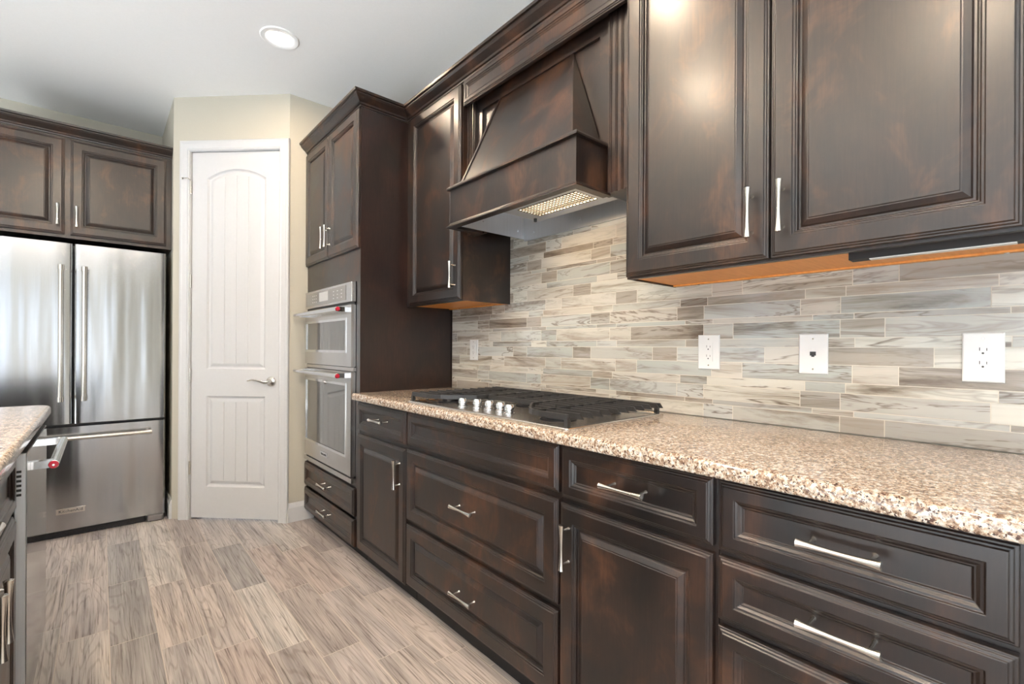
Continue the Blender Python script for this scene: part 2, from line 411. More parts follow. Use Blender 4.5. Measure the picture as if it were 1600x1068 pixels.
bm = prism(BM(), bb_prof(), PL + e * (S1 + .078), PR + e * .005, nn, (0, 0, 1)); struct(obj('baseboard_pantry', bm, 'white'))
bm = prism(BM(), bb_prof(), (.36, PL.y, 0), (.36, YB, 0), (-1, 0, 0), (0, 0, 1)); struct(obj('baseboard_left', bm, 'white'))

# ------------------------------------------------------------ pantry door
door = thing('door_1', 'tall white two-panel arched pantry door in the diagonal corner wall', 'door', tuple(PL + e * .43)); door['kind'] = 'structure'
# casing: profile swept round three sides with mitres
def casing():
    bm = BM(); prof = [(0, .0), (0, .012), (.006, .016), (.016, .013), (.030, .015), (.044, .017), (.052, .020), (.062, .020), (.066, .016), (.066, 0)]
    loops = []
    a0, a1, ht = S0 - .006, S1 + .006, DTOP + .006
    for (A, H, sa, sh) in ((a0, 0, -1, 0), (a0, ht, -1, 1), (a1, ht, 1, 1), (a1, 0, 1, 0)):
        loops.append([DB.p(A + sa * u, H + sh * u, d) for u, d in prof])
    return rings(bm, loops)
obj('casing', casing(), 'white', door)
bm = BM(); bbox(bm, DB, S0 - .012, S0 - .003, 0, DTOP + .01, -.1, .006); bbox(bm, DB, S1 + .003, S1 + .012, 0, DTOP + .01, -.1, .006); bbox(bm, DB, S0 - .003, S1 + .003, DTOP + .003, DTOP + .012, -.1, .006)
bbox(bm, DB, S0 - .003, S0 + .01, 0, DTOP, -.1, -.05); bbox(bm, DB, S1 - .01, S1 + .003, 0, DTOP, -.1, -.05)
obj('jamb', bm, 'white', door)
def offset_poly(P, d):
    n = len(P); out = []
    for i in range(n):
        a, b_, c = Vector(P[i - 1]), Vector(P[i]), Vector(P[(i + 1) % n])
        e1, e2 = (b_ - a).normalized(), (c - b_).normalized()
        n1, n2 = Vector((-e1.y, e1.x)), Vector((-e2.y, e2.x))
        m_ = (n1 + n2).normalized(); out.append(tuple(b_ + m_ * (d / max(.3, m_.dot(n1)))))
    return out
def arch_panel(x0, x1, z0, zs, rise, n=18):
    P = [(x0, z0), (x1, z0)]
    if rise == 0: return P + [(x1, zs), (x0, zs)]
    hw = (x1 - x0) / 2; rad = (hw * hw + rise * rise) / (2 * rise); cx = (x0 + x1) / 2; cz = zs + rise - rad
    a = math.asin(hw / rad)
    for k in range(n + 1):
        th = a - 2 * a * k / n; P.append((cx + rad * math.sin(th), cz + rad * math.cos(th)))
    return P
bm = BM(); FD = -.008   # door face depth relative to wall
def ev(pts, d): return [bm.verts.new(DB.p(a, h, d)) for a, h in pts]
outer = [(S0, .012), (S1, .012), (S1, DTOP), (S0, DTOP)]
panels = [arch_panel(S0 + .105, S1 - .098, 1.005, 2.275, .062), arch_panel(S0 + .105, S1 - .098, .22, .825, 0)]
edges = []; firsts = []
for P in [outer] + panels:
    vs = ev(P, FD); firsts.append(vs)
    for i in range(len(vs)): edges.append(bm.edges.new((vs[i], vs[(i + 1) % len(vs)])))
bmesh.ops.triangle_fill(bm, edges=edges, use_beauty=True)
for P, vs in zip(panels, firsts[1:]):
    prev = vs
    for ins, d in ((.003, -.004), (.009, -.011), (.017, -.013), (.036, -.0055), (.040, -.0050)):
        Q = offset_poly(P, ins); cur = ev(Q, FD + d)
        for i in range(len(cur)): bm.faces.new((prev[i], prev[(i + 1) % len(cur)], cur[(i + 1) % len(cur)], cur[i]))
        prev = cur
    Q = offset_poly(P, .040); xs0, xs1 = Q[0][0], Q[1][0]; zb = Q[0][1]
    top = sorted(Q[2:], key=lambda q: q[0])
    def ztop(x):
        for (a, za), (b2, zb2) in zip(top[:-1], top[1:]):
            if a <= x <= b2 + 1e-9: return za + (zb2 - za) * (x - a) / max(1e-9, b2 - a)
        return top[-1][1] if x > top[-1][0] else top[0][1]
    cols = [(xs0, 0)]
    for k in (1, 2, 3):
        gx = xs0 + (xs1 - xs0) * k / 4; cols += [(gx - .005, 0), (gx - .001, -.005), (gx + .001, -.005), (gx + .005, 0)]
    cols.append((xs1, 0)); fine_ = [cols[0]]
    for (xa, da), (xb, db) in zip(cols[:-1], cols[1:]):
        n_ = max(1, int((xb - xa) / .012))
        for k in range(1, n_ + 1): fine_.append((xa + (xb - xa) * k / n_, da + (db - da) * k / n_))
    prevc = None
    for x, d in fine_:
        cur = [bm.verts.new(DB.p(x, zb, FD - .005 + d)), bm.verts.new(DB.p(x, ztop(x), FD - .005 + d))]
        if prevc: bm.faces.new((prevc[0], cur[0], cur[1], prevc[1]))
        prevc = cur
# edges and back of the slab
o4 = firsts[0]; bk = ev(outer, FD - .035)
for i in range(4): bm.faces.new((o4[i], o4[(i + 1) % 4], bk[(i + 1) % 4], bk[i]))
bm.faces.new(bk)
obj('slab', bm, 'white', door)
for hz in (2.215, 1.59, .965, .345):
    bm = BM(); rod(bm, DB.p(S0 - .003, hz - .045, .002), DB.p(S0 - .003, hz + .045, .002), .006); bbox(bm, DB, S0 - .014, S0 - .004, hz - .042, hz + .042, -.006, .0075)
    obj('hinge', bm, 'nickel', door, smooth=True)
bm = BM(); tube(bm, [DB.p(S0 - .004, 2.265, .004), DB.p(S0 - .004, 2.268, .03), DB.p(S0 - .02, 2.268, .034), DB.p(S0 - .045, 2.270, .026)], .0035); rod(bm, DB.p(S0 - .045, 2.27, .026), DB.p(S0 - .052, 2.27, .018), .007)
obj('hinge_stop', bm, 'nickel', door, smooth=True)
bm = BM(); c0 = DB.p(S1 - .055, .925, FD); lathe(bm, c0, c0 + nn * .05, [(0, .033), (.004, .033), (.010, .028), (.013, .014), (.045, .011), (.05, .009)], 24)
pts = [c0 + nn * .045 + e * .004, c0 + nn * .052 - e * .02 + Vector((0, 0, -.003)), c0 + nn * .053 - e * .045 + Vector((0, 0, .004)), c0 + nn * .05 - e * .075 + Vector((0, 0, .012)), c0 + nn * .05 - e * .105 + Vector((0, 0, .013)), c0 + nn * .05 - e * .135 + Vector((0, 0, .006))]
tube(bm, pts, [(.010, .010), (.008, .014), (.006, .013), (.005, .008), (.005, .006), (.003, .003)], 12)
obj('lever_handle', bm, 'nickel', door, smooth=True)

# ------------------------------------------------------------ backsplash
rows = [(.912, .962, .302), (.962, .979, .373), (.979, 1.029, .406), (1.029, 1.059, .393), (1.059, 1.111, .272), (1.111, 1.163, .095), (1.163, 1.191, .371)]
quads = []; tid = .5; G = .001; rnd = random.Random(4)
YS0, YS1 = -.05, 2.43
for rep in range(3):
    for i, (z0, z1, off) in enumerate(rows):
        if rep == 0 and i == 0: z0 = .914
        z0_, z1_ = z0 + .283 * rep, z1 + .283 * rep
        if i == 0 and rep: z0_ = 1.191 + .283 * (rep - 1)
        y = off - .415 * 2
        while y < YS1:
            for wd in (.105, .310):
                a0, a1 = max(y + G, YS0), min(y + wd - G, YS1)
                if a1 - a0 > .004 and z0_ < 1.72:
                    tid += 1
                    quads.append((((WX - .008, a0, z0_ + G), (WX - .008, a0, z1_ - G), (WX - .008, a1, z1_ - G), (WX - .008, a1, z0_ + G)), tid))
                y += wd
bs = tiled('tile_backsplash', quads, 'tile', 'grout', (WX - .0072, WX - .0003, YS0, YS1, .9145, 1.76), 0)
tag(bs, 'staggered grey and cream veined stone strip tile backsplash above the long counter', 'backsplash')

# ------------------------------------------------------------ cabinets along the right wall
XF = 1.027                      # face of base doors
XFR = 1.048                     # face frame
RB = Basis((XFR, 0, 0), (0, 1, 0), (-1, 0, 0))
def base_cabinet(y0, y1, label, fronts, end=False):
    t_ = thing('base_cabinet', label, 'cabinet', (XFR + .3, (y0 + y1) / 2, 0), 'base cabinets under the long counter')
    bm = BM(); box(bm, XFR + .0005, WX - .002, y0 + .0005, y1 - .0005, .095, .874)
    obj('body', bm, 'cab', t_)
    obj('toe_kick', boxes((XFR + .045, WX - .004, y0 + .001, y1 - .001, .0, .095)), 'kick', t_)
    for kind, a0, a1, h0, h1, pl in fronts:
        nm = {'door': 'door', 'drawer': 'drawer', 'deep': 'drawer', 'false': 'drawer'}[kind]
        f = front(nm, t_, RB, a0, a1, h0, h1, DOOR if kind in ('door', 'deep') else DRAWER)
        if pl:
            a, h, vert = pl; flatd = .018 if kind in ('deep',) else (.0215 if kind == 'door' else .008)
            pull(f, RB, a, h, vert, flatd, out=.055 - .0215 - flatd + .0 if False else (.052 - flatd))
    return t_
base_cabinet(-.05, .4875, 'dark base cabinet with a stack of drawers nearest the camera, at the right edge',
    [('drawer', .029, .484, .712, .866, (.2525, .790, False)), ('drawer', .029, .484, .560, .699, (.2525, .637, False)),
     ('drawer', .029, .484, .325, .545, (.2525, .435, False)), ('drawer', .029, .484, .105, .310, (.2525, .208, False))])
base_cabinet(.4885, .9635, 'dark base cabinet with one drawer above a single door, right of the cooktop',
    [('drawer', .496, .957, .715, .868, (.7215, .793, False)), ('door', .496, .960, .105, .698, (.9215, .584, True))])
base_cabinet(.9645, 1.9025, 'wide dark base cabinet under the cooktop with two deep drawers below a blank front',
    [('false', .969, 1.893, .724, .866, None), ('deep', .969, 1.898, .387, .704, (1.43, .556, False)), ('deep', .969, 1.898, .098, .368, (1.43, .229, False))])
base_cabinet(1.9035, 2.4385, 'narrow dark base cabinet with drawer and door between the cooktop and the oven cabinet',
    [('drawer', 1.907, 2.434, .716, .864, (2.15, .797, False)), ('door', 1.907, 2.434, .085, .698, (1.95, .580, True))])

# countertop with bullnose front edge
def slab_counter(name, outline, z0, z1, label, rr=.014):
    """outline ccw; edges rounded top and bottom"""
    loops = []
    n_ = 6
    prof = [(rr * (1 - math.sin(math.pi / 2 * k / n_)), z0 + .6 * rr * (1 - math.cos(math.pi / 2 * k / n_))) for k in range(n_ + 1)]
    prof += [(rr * (1 - math.cos(math.pi / 2 * k / n_)), z1 - rr + rr * math.sin(math.pi / 2 * k / n_)) for k in range(n_ + 1)]
    for ins, z in prof:
        Q = offset_poly(outline, ins); loops.append([(q[0], q[1], z) for q in Q])
    o = obj(name, rings(BM(), loops), 'granite', smooth=True); tag(o, label, 'countertop'); return o
def rounded(x0, x1, y0, y1, rads, n=8):
    """ccw corners starting (x0,y0),(x1,y0),(x1,y1),(x0,y1)"""
    cs = [((x0, y0), (1, 1), 180), ((x1, y0), (-1, 1), 270), ((x1, y1), (-1, -1), 0), ((x0, y1), (1, -1), 90)]
    out = []
    for (c, s, a0), r_ in zip(cs, rads):
        if r_ < 1e-4: out.append(c); continue
        cx, cy = c[0] + s[0] * r_, c[1] + s[1] * r_
        for k in range(n + 1):
            a = R(a0 + 90 * k / n); out.append((cx + r_ * math.cos(a), cy + r_ * math.sin(a)))
    return out
CX = .9955
slab_counter('granite_countertop', rounded(CX, WX - .010, -.07, 2.4395, (0, 0, 0, .02)), .8755, .9135, 'long speckled tan granite countertop under the tile backsplash')

# tall oven cabinet
TB = Basis((XFR, 0, 0), (0, 1, 0), (-1, 0, 0))
oc = thing('oven_cabinet', 'tall dark wood cabinet holding the double oven, beside the pantry door', 'cabinet', (1.35, 2.87, 0))
Y0, Y1 = 2.4405, 3.2985
bm = BM(); box(bm, XFR, WX - .002, Y0, Y0 + .02, .095, 2.445); obj('side_panel', bm, 'panel', oc)
bm = BM(); box(bm, XFR + .02, WX - .002, Y0 + .02, Y1, .095, .40); box(bm, XFR + .02, WX - .002, Y0 + .02, Y1, 1.55, 2.445); box(bm, XFR + .02, WX - .002, Y1 - .02, Y1, .40, 1.55)
box(bm, WX - .03, WX - .002, Y0 + .02, Y1 - .02, .40, 1.55)
obj('body', bm, 'kick', oc)
bm = BM()
box(bm, XFR, XFR + .02, Y0 + .02, Y0 + .05, .095, 2.445); box(bm, XFR, XFR + .02, Y1 - .04, Y1, .095, 2.445)
box(bm, XFR, XFR + .02, Y0 + .05, Y1 - .04, .385, .418); box(bm, XFR, XFR + .02, Y0 + .05, Y1 - .04, 1.515, 1.70); box(bm, XFR, XFR + .02, Y0 + .05, Y1 - .04, 2.42, 2.445)
obj('face_frame', bm, 'cab', oc)
obj('toe_kick', boxes((XFR + .045, WX - .004, Y0 + .001, Y1 - .001, 0, .095)), 'kick', oc)
ym = 2.872
f = front('door', oc, TB, Y0 + .004, ym - .002, 1.692, 2.437); pull(f, TB, ym - .032, 1.815, True, .021, out=.032)
f = front('door', oc, TB, ym + .002, Y1 - .006, 1.692, 2.437); pull(f, TB, ym + .032, 1.815, True, .021, out=.032)
f = front('drawer', oc, TB, 2.478, Y1 - .002, .238, .390, DRAWER); pull(f, TB, 2.885, .318, False, .008, out=.044)
f = front('drawer', oc, TB, 2.478, Y1 - .002, .072, .220, DRAWER); pull(f, TB, 2.885, .152, False, .008, out=.044)

# double oven
ov = thing('double_oven', 'stainless double wall oven with red-tipped bar handles in the tall cabinet', 'oven', (1.25, 2.88, .43))
OB = Basis((1.020, 0, 0), (0, 1, 0), (-1, 0, 0)); a0, a1 = 2.487, 3.256
obj('body', boxes((XFR - .008, 1.58, a0 + .012, a1 - .012, .432, 1.500)), 'black', ov)
def plate(parent_, name, y0, y1, z0, z1, d0, d1, mat, win=None, bev=.003):
    bm = BM()
    if win is None: bbox(bm, OB, y0, y1, z0, z1, d0, d1)
    else:
        wy0, wy1, wz0, wz1 = win
        bbox(bm, OB, y0, wy0, z0, z1, d0, d1); bbox(bm, OB, wy1, y1, z0, z1, d0, d1); bbox(bm, OB, wy0, wy1, z0, wz0, d0, d1); bbox(bm, OB, wy0, wy1, wz1, z1, d0, d1)
    return obj(name, bm, mat, parent_, bevel=bev if win is None else 0)
cp = plate(ov, 'control_panel', a0 + .005, a1, 1.403, 1.513, -.026, 0, 'oven')
plate(cp, 'control_glass', a0 + .085, a1 - .022, 1.418, 1.500, .0005, .0025, 'display', bev=0)
plate(cp, 'display', 2.835, 2.985, 1.435, 1.490, .003, .0036, 'lcd', bev=0)
for k in range(6):
    for j in range(3):
        y = (3.03 + k * .032) if k < 3 else (2.62 + (k - 3) * .06)
        obj('key', bbox(BM(), OB, y, y + .014, 1.436 + j * .02, 1.440 + j * .02, .003, .0034), 'lcd', cp)
def oven_door(z0, z1, wz0, wz1, hz, nm):
    d = plate(ov, 'oven_door', a0 + .008, a1, z0, z1, -.026, 0, 'oven', (2.575, 3.235, wz0, wz1)); d['label'] = nm
    plate(d, 'window', 2.5755, 3.2345, wz0, wz1, -.02, -.004, 'glass', bev=0)
    bm = BM(); fr_ = .014
    bbox(bm, OB, 2.575 - fr_, 2.575, wz0 - fr_, wz1 + fr_, 0, .002); bbox(bm, OB, 3.235, 3.235 + fr_, wz0 - fr_, wz1 + fr_, 0, .002)
    bbox(bm, OB, 2.575, 3.235, wz0 - fr_, wz0, 0, .002); bbox(bm, OB, 2.575, 3.235, wz1, wz1 + fr_, 0, .002)
    obj('window_trim', bm, 'chrome', d)
    bm = BM(); rod(bm, OB.p(2.532, hz, .062), OB.p(3.262, hz, .062), .0135, 20)
    for y in (2.555, 3.225): bbox(bm, OB, y - .016, y + .016, hz - .013, hz + .013, .0002, .062)
    obj('handle', bm, 'chrome', d, smooth=True)
    bm = BM(); lathe(bm, OB.p(2.532, hz, .062), OB.p(2.520, hz, .062), [(0, .0125), (.008, .0125), (.012, .009)], 20); obj('medallion', bm, 'red', d, smooth=True)
    return d
oven_door(1.048, 1.388, 1.138, 1.305, 1.362, 'upper oven door with a small window')
dl = oven_door(.452, 1.020, .560, .942, 1.000, 'lower oven door with a tall window')
obj('middle_trim', boxes((XFR - .018, XFR - .002, a0, a1, 1.024, 1.044)), 'oven', ov); obj('bottom_trim', boxes((XFR - .030, XFR - .002, a0 - .006, a1 + .004, .418, .444)), 'oven', ov)
bd = plate(dl, 'badge', 2.84, 2.955, .492, .520, .0004, .003, 'chrome', bev=0)
text_part('lettering', 'KitchenAid', .019, OB.p(2.8975, .506, .0032), (0, -1, 0), (-1, 0, 0), 'slot', dl)

# crown moulding profile: u outward, v up
CR = [(0, 0), (.008, 0), (.010, .008), (.016, .010), (.020, .018), (.030, .026), (.044, .038), (.050, .046), (.050, .052), (.058, .055), (.060, .066), (0, .066)]
ZC = 2.4455
def crown(path, normals, name, label):
    bm = BM(); loops = []
    for p, n_ in zip(path, normals): loops.append([Vector(p) + Vector(n_) * u + Vector((0, 0, v)) for u, v in CR])
    o = obj(name, rings(bm, loops), 'cab'); tag(o, label, 'molding', 'crown moldings on the cabinets'); return o
UF = 1.326          # upper face frame
crown([(XFR, Y1, ZC), (XFR, Y0, ZC), (UF - .0005, Y0, ZC)], [(-1, 0, 0), (-1, -1, 0), (-1, -1, 0)], 'crown_molding', 'dark crown molding along the top of the tall oven cabinet')
o = crown([(UF, Y0 - .0005, ZC), (UF, -.05, ZC)], [(-1, 0, 0), (-1, 0, 0)], 'crown_molding', 'dark crown molding above the hood and wall cabinets')
# mitre the joint: pull the long crown's end back along its profile
me = o.data
for v in me.vertices:
    if v.co.y > 2.3: v.co.y -= (UF - v.co.x) + .0005
    
# ------------------------------------------------------------ wall cabinets
UB = Basis((UF, 0, 0), (0, 1, 0), (-1, 0, 0)); ZU0, ZU1 = 1.387, 2.445
def wall_cab(y0, y1, label):
    t_ = thing('wall_cabinet', label, 'cabinet', ((UF + WX) / 2, (y0 + y1) / 2, ZU0))
    bm = BM(); box(bm, UF + .02, WX - .009, y0, y1, ZU0 + .012, ZU1); box(bm, UF, UF + .02, y0, y1, ZU0, ZU1)
    box(bm, UF + .02, WX - .009, y0, y0 + .004, ZU0, ZU0 + .012); box(bm, UF + .02, WX - .009, y1 - .004, y1, ZU0, ZU0 + .012)
    obj('body', bm, 'cab', t_)
    bm = BM(); box(bm, UF + .0205, WX - .010, y0 + .0045, y1 - .0045, ZU0 + .006, ZU0 + .0118)
    box(bm, UF + .0205, WX - .010, y0 + .0045, y0 + .0195, ZU0 + .001, ZU0 + .006); box(bm, WX - .03, WX - .010, y0 + .0195, y1 - .0045, ZU0 + .001, ZU0 + .006)
    b_ = obj('bottom_panel', bm, 'ply', t_); b_['label'] = 'bare orange plywood underside'
    for y in (y0 + .12, y1 - .1):
        bm = BM(); lathe(bm, (WX - .02, y, ZU0 + .001), (WX - .02, y, ZU0 - .001), [(0, .005), (.002, .004)], 12); obj('screw', bm, 'chrome', b_)
    return t_
wl = wall_cab(1.886, 2.4385, 'narrow dark wall cabinet with one tall door between hood and oven cabinet')
f = front('door', wl, UB, 1.889, 2.388, 1.393, 2.438); pull(f, UB, 1.925, 1.512, True, .021, out=.032)
wr = wall_cab(-.05, .934, 'large dark two-door wall cabinet over the outlets at the right')
f = front('door', wr, UB, .4855, .930, 1.393, 2.438); pull(f, UB, .525, 1.514, True, .021, out=.032)
f = front('door', wr, UB, .035, .4815, 1.393, 2.438); pull(f, UB, .4495, 1.516, True, .021, out=.032)
# under-cabinet light bar
lb = thing('light_bar', 'thin bronze light bar fixed under the right wall cabinet', 'light', (1.39, .19, 1.383))
obj('housing', boxes((1.370, 1.410, .035, .325, 1.374, 1.3925)), 'kick', lb); obj('diffuser', boxes((1.374, 1.396, .045, .285, 1.3715, 1.3738)), 'plastic', lb)

# ------------------------------------------------------------ range hood
hd = thing('range_hood', 'dark wood mantel hood with sloped canopy above the gas cooktop', 'range hood', (1.45, 1.42, 1.70))
HX = 1.362                     # back panel face
hy0, hy1 = .9355, 1.8845
HB = Basis((HX, 0, 0), (0, 1, 0), (-1, 0, 0))
ZH = 1.705
# back panel with shaker recess
bm = BM(); r0, r1, rz = 1.083, 1.785, 2.290
bbox(bm, HB, hy0, hy1, 1.860, 2.445, -.03, -.012); bbox(bm, HB, hy0, 1.062, ZH, 1.860, -.03, -.012); bbox(bm, HB, 1.780, hy1, ZH, 1.860, -.03, -.012)
bbox(bm, HB, 1.035, r0, 1.86, 2.40, -.012, 0); bbox(bm, HB, r1, 1.825, 1.86, 2.40, -.012, 0); bbox(bm, HB, 1.035, 1.062, ZH, 1.86, -.012, 0); bbox(bm, HB, 1.798, 1.825, ZH, 1.86, -.012, 0); bbox(bm, HB, r0, r1, rz, 2.40, -.012, 0)
obj('back_panel', bm, 'cab', hd)
# fluted pilasters
for (y0, y1) in ((hy0, 1.035), (1.825, hy1)):
    bm = BM(); n_ = 48; wv = (y1 - y0)
    prof = [(y0, -.012)]
    nf = 4 if wv > .08 else 3
    for k in range(n_ + 1):
        s = k / n_; ph = (s * nf) % 1.0
        prof.append((y0 + wv * s, .016 - (.007 if .12 < ph < .5 else (.003 if ph < .62 else 0))))
    prof.append((y1, -.012))
    rings(bm, [[HB.p(a, z, d) for a, d in prof] for z in (ZH, 2.345)])
    obj('pilaster', bm, 'cab', hd)
# valance (false drawer look) across the top
VB = Basis((UF - .001, 0, 0), (0, 1, 0), (-1, 0, 0))
bm = BM(); bbox(bm, VB, hy0, hy1, 2.345, 2.445, -.036, 0); obj('top_rail', bm, 'cab', hd)
front('valance', hd, VB, .940, 1.868, 2.318, 2.440, [(0, 0), (0, .012), (.0015, .0145), (.005, .0145), (.007, .0175), (.0105, .018), (.0125, .021), (.026, .021), (.0275, .0175), (.031, .0165), (.035, .012), (.037, .012), (.040, .009), (.042, .009)])
# canopy: sloped, with battens on the edges
fy0, fy1, fx, fz0, fz1 = 1.045, 1.797, 1.192, 1.708, 1.868
cb = [Vector((1.212, fy0 + .030, fz1 + .015)), Vector((1.212, fy1 - .050, fz1 + .015))]
ct = [Vector((HX + .006, 1.213, 2.290)), Vector((HX + .006, 1.660, 2.290))]
bk_ = [Vector((HX + .006, fy0 + .030, fz1 + .015)), Vector((HX + .006, fy1 - .050, fz1 + .015))]
bm = BM(); vs = [bm.verts.new(v) for v in (cb[0], cb[1], ct[1], ct[0], bk_[0], bk_[1])]
bm.faces.new((vs[0], vs[1], vs[2], vs[3])); bm.faces.new((vs[0], vs[3], vs[4])); bm.faces.new((vs[1], vs[5], vs[2])); bm.faces.new((vs[0], vs[4], vs[5], vs[1])); bm.faces.new((vs[4], vs[3], vs[2], vs[5]))
obj('canopy', bm, 'cab', hd)
for a, b_, s in ((cb[0], ct[0], 1), (cb[1], ct[1], -1)):
    bm = BM(); nrm = Vector((-(b_ - a).z, 0, (b_ - a).x)).normalized()
    wv = Vector((0, s * .014, 0)); o_ = nrm * .005
    rings(bm, [[p - nrm * .003, p + wv - nrm * .003, p + wv + o_, p + o_] for p in (a, b_)])
    obj('batten', bm, 'cab', hd)
# fascia box and its ledges
obj('fascia', boxes((fx, fx + .018, fy0, fy1, fz0, fz1), (fx + .018, HX - .0005, fy0, fy0 + .018, fz0, fz1), (fx + .018, HX - .0005, fy1 - .018, fy1, fz0, fz1)), 'cab', hd)
lp = [(-.014, 0), (-.014, .006), (-.010, .014), (.02, .014), (.02, 0)]
def ledge(z, prof_, nm):
    bm = BM(); loops = []
    for (x, y, dx, dy) in ((HX - .0005, fy0, 0, -1), (fx, fy0, -1, -1), (fx, fy1, -1, 1), (HX - .0005, fy1, 0, 1)):
        loops.append([Vector((x - dx * u, y - dy * u, z + v)) for u, v in prof_])
    return obj(nm, rings(bm, loops), 'cab', hd)
ledge(fz1, lp, 'upper_ledge')
ledge(fz0 - .010, [(-.014, 0), (-.014, .004), (-.004, .0125), (-.0005, .020), (-.0005, .010), (.02, .010), (.02, 0)], 'lower_ledge')
# steel liner: deck with grille, skirt on the left side and back
zl = 1.750
gx0, gx1, gy0, gy1 = 1.350, 1.482, 1.186, 1.514
bm = boxes((1.290, 1.546, 1.135, gy0, zl, zl + .004), (1.290, gx0, gy0, gy1, zl, zl + .004), (gx1, 1.546, gy0, gy1, zl, zl + .004), (1.290, 1.546, gy1, 1.582, zl, zl + .004))
box(bm, gx0, gx1, gy0, gy1, zl + .055, zl + .058); box(bm, 1.290, 1.292, 1.135, 1.582, zl + .004, 1.826); box(bm, 1.544, 1.546, 1.135, 1.582, zl + .004, 1.826)
box(bm, 1.292, 1.544, 1.135, 1.137, zl + .004, 1.826); box(bm, 1.292, 1.544, 1.580, 1.582, zl + .004, 1.826)
obj('blower_housing', bm, 'liner', hd)
obj('soffit', boxes((fx + .0185, 1.2895, fy0 + .0185, 1.60, zl + .002, zl + .006), (1.2895, 1.6250, fy0 + .0185, 1.1345, zl + .002, zl + .006)), 'cab', hd)
sk = obj('skirt', boxes((1.213, 1.6305, 1.773, 1.777, 1.710, 1.83)), 'liner', hd); sk['label'] = 'bare steel side skirt'
sk2 = obj('skirt', boxes((1.6255, 1.6305, hy0 + .004, 1.7725, 1.700, 1.83)), 'liner', hd); sk2['label'] = 'bare steel back skirt'
obj('cavity_top', boxes((fx + .019, 1.6255, 1.064, 1.7725, 1.83, 1.833)), 'liner', hd)
bm = BM()
for k in range(19): rod(bm, (gx0, gy0 + (gy1 - gy0) * k / 18, zl + .001), (gx1, gy0 + (gy1 - gy0) * k / 18, zl + .001), .0019, 6)
for k in range(9): rod(bm, (gx0 + (gx1 - gx0) * k / 8, gy0, zl - .0005), (gx0 + (gx1 - gx0) * k / 8, gy1, zl - .0005), .0019, 6)
obj('grille', bm, 'slot', hd)
obj('lamp_lens', boxes((gx0 + .004, gx1 - .004, gy0 + .004, gy1 - .004, zl + .020, zl + .024)), 'hoodlamp', hd)
bm = BM(); lathe(bm, (1.50, 1.56, zl), (1.50, 1.56, zl - .014), [(0, .008), (.014, .007)], 12); obj('knob', bm, 'slot', hd)
for (x, z) in ((1.40, 1.785), (1.58, 1.745), (1.36, 1.755)): bm = BM(); rod(bm, (x, 1.773, z), (x, 1.771, z), .004, 10); obj('rivet', bm, 'chrome', sk)
for (y, z) in ((1.70, 1.735), (1.40, 1.74), (1.10, 1.76)): bm = BM(); rod(bm, (1.6255, y, z), (1.6235, y, z), .004, 10); obj('rivet', bm, 'chrome', sk2)
area_light('hood_lamp', (1.416, 1.35, zl + .016), (1.416, 1.35, .9), .12, .32, 3.2, (1, .70, .40))

# ------------------------------------------------------------ cooktop
ck = thing('gas_cooktop', 'stainless five-burner gas cooktop with black cast-iron grates on the granite', 'cooktop', (1.29, 1.41, .914))
kx0, kx1, ky0, ky1 = 1.030, 1.560, .932, 1.888
bm = BM(); O_ = rounded(kx0, kx1, ky0, ky1, (.012,) * 4)
loops = [[(q[0], q[1], z) for q in offset_poly(O_, i_)] for i_, z in ((.0, .9137), (0, .9175), (.002, .920), (.012, .921), (.016, .9175), (.02, .9165))]
obj('tray', rings(bm, loops), 'tray', ck, smooth=True)
for (x, y, r_) in ((1.16, 1.09, .042), (1.42, 1.09, .036), (1.16, 1.74, .036), (1.42, 1.74, .042), (1.36, 1.41, .055)):
    bm = BM(); lathe(bm, (x, y, .9168), (x, y, .940), [(0, r_ * 1.5), (.003, r_ * 1.45), (.005, r_), (.014, r_), (.016, r_ * 1.02), (.021, r_ * .95), (.023, r_ * .8)], 24); obj('burner', bm, 'black', ck, smooth=True)
gz0, gz1 = .941, .958
def bar(bm, p, q, w_=.009, h0=gz0, h1=gz1, sl0=0, sl1=0):
    """bar with trapezoid ends; sl = how far the bottom runs on past the top"""
    p, q = Vector((*p, 0)), Vector((*q, 0)); d = (q - p).normalized(); s = Vector((-d.y, d.x, 0)) * w_ / 2
    def ring(pt, ext): return [pt + s + Vector((0, 0, h0)) + d * ext, pt - s + Vector((0, 0, h0)) + d * ext, pt - s * .75 + Vector((0, 0, h1)), pt + s * .75 + Vector((0, 0, h1))]
    rings(bm, [ring(p, -sl0), ring(q, sl1)])
def path_bar(bm, pts, w_=.010, h0=gz0, h1=gz1):
    P_ = [Vector((*p, 0)) for p in pts]; loops = []
    for i, p in enumerate(P_):
        d = (P_[min(i + 1, len(P_) - 1)] - P_[max(0, i - 1)]).normalized(); s = Vector((-d.y, d.x, 0)) * w_ / 2
        loops.append([p + s + Vector((0, 0, h0)), p - s + Vector((0, 0, h0)), p - s * .8 + Vector((0, 0, h1)), p + s * .8 + Vector((0, 0, h1))])
    rings(bm, loops)
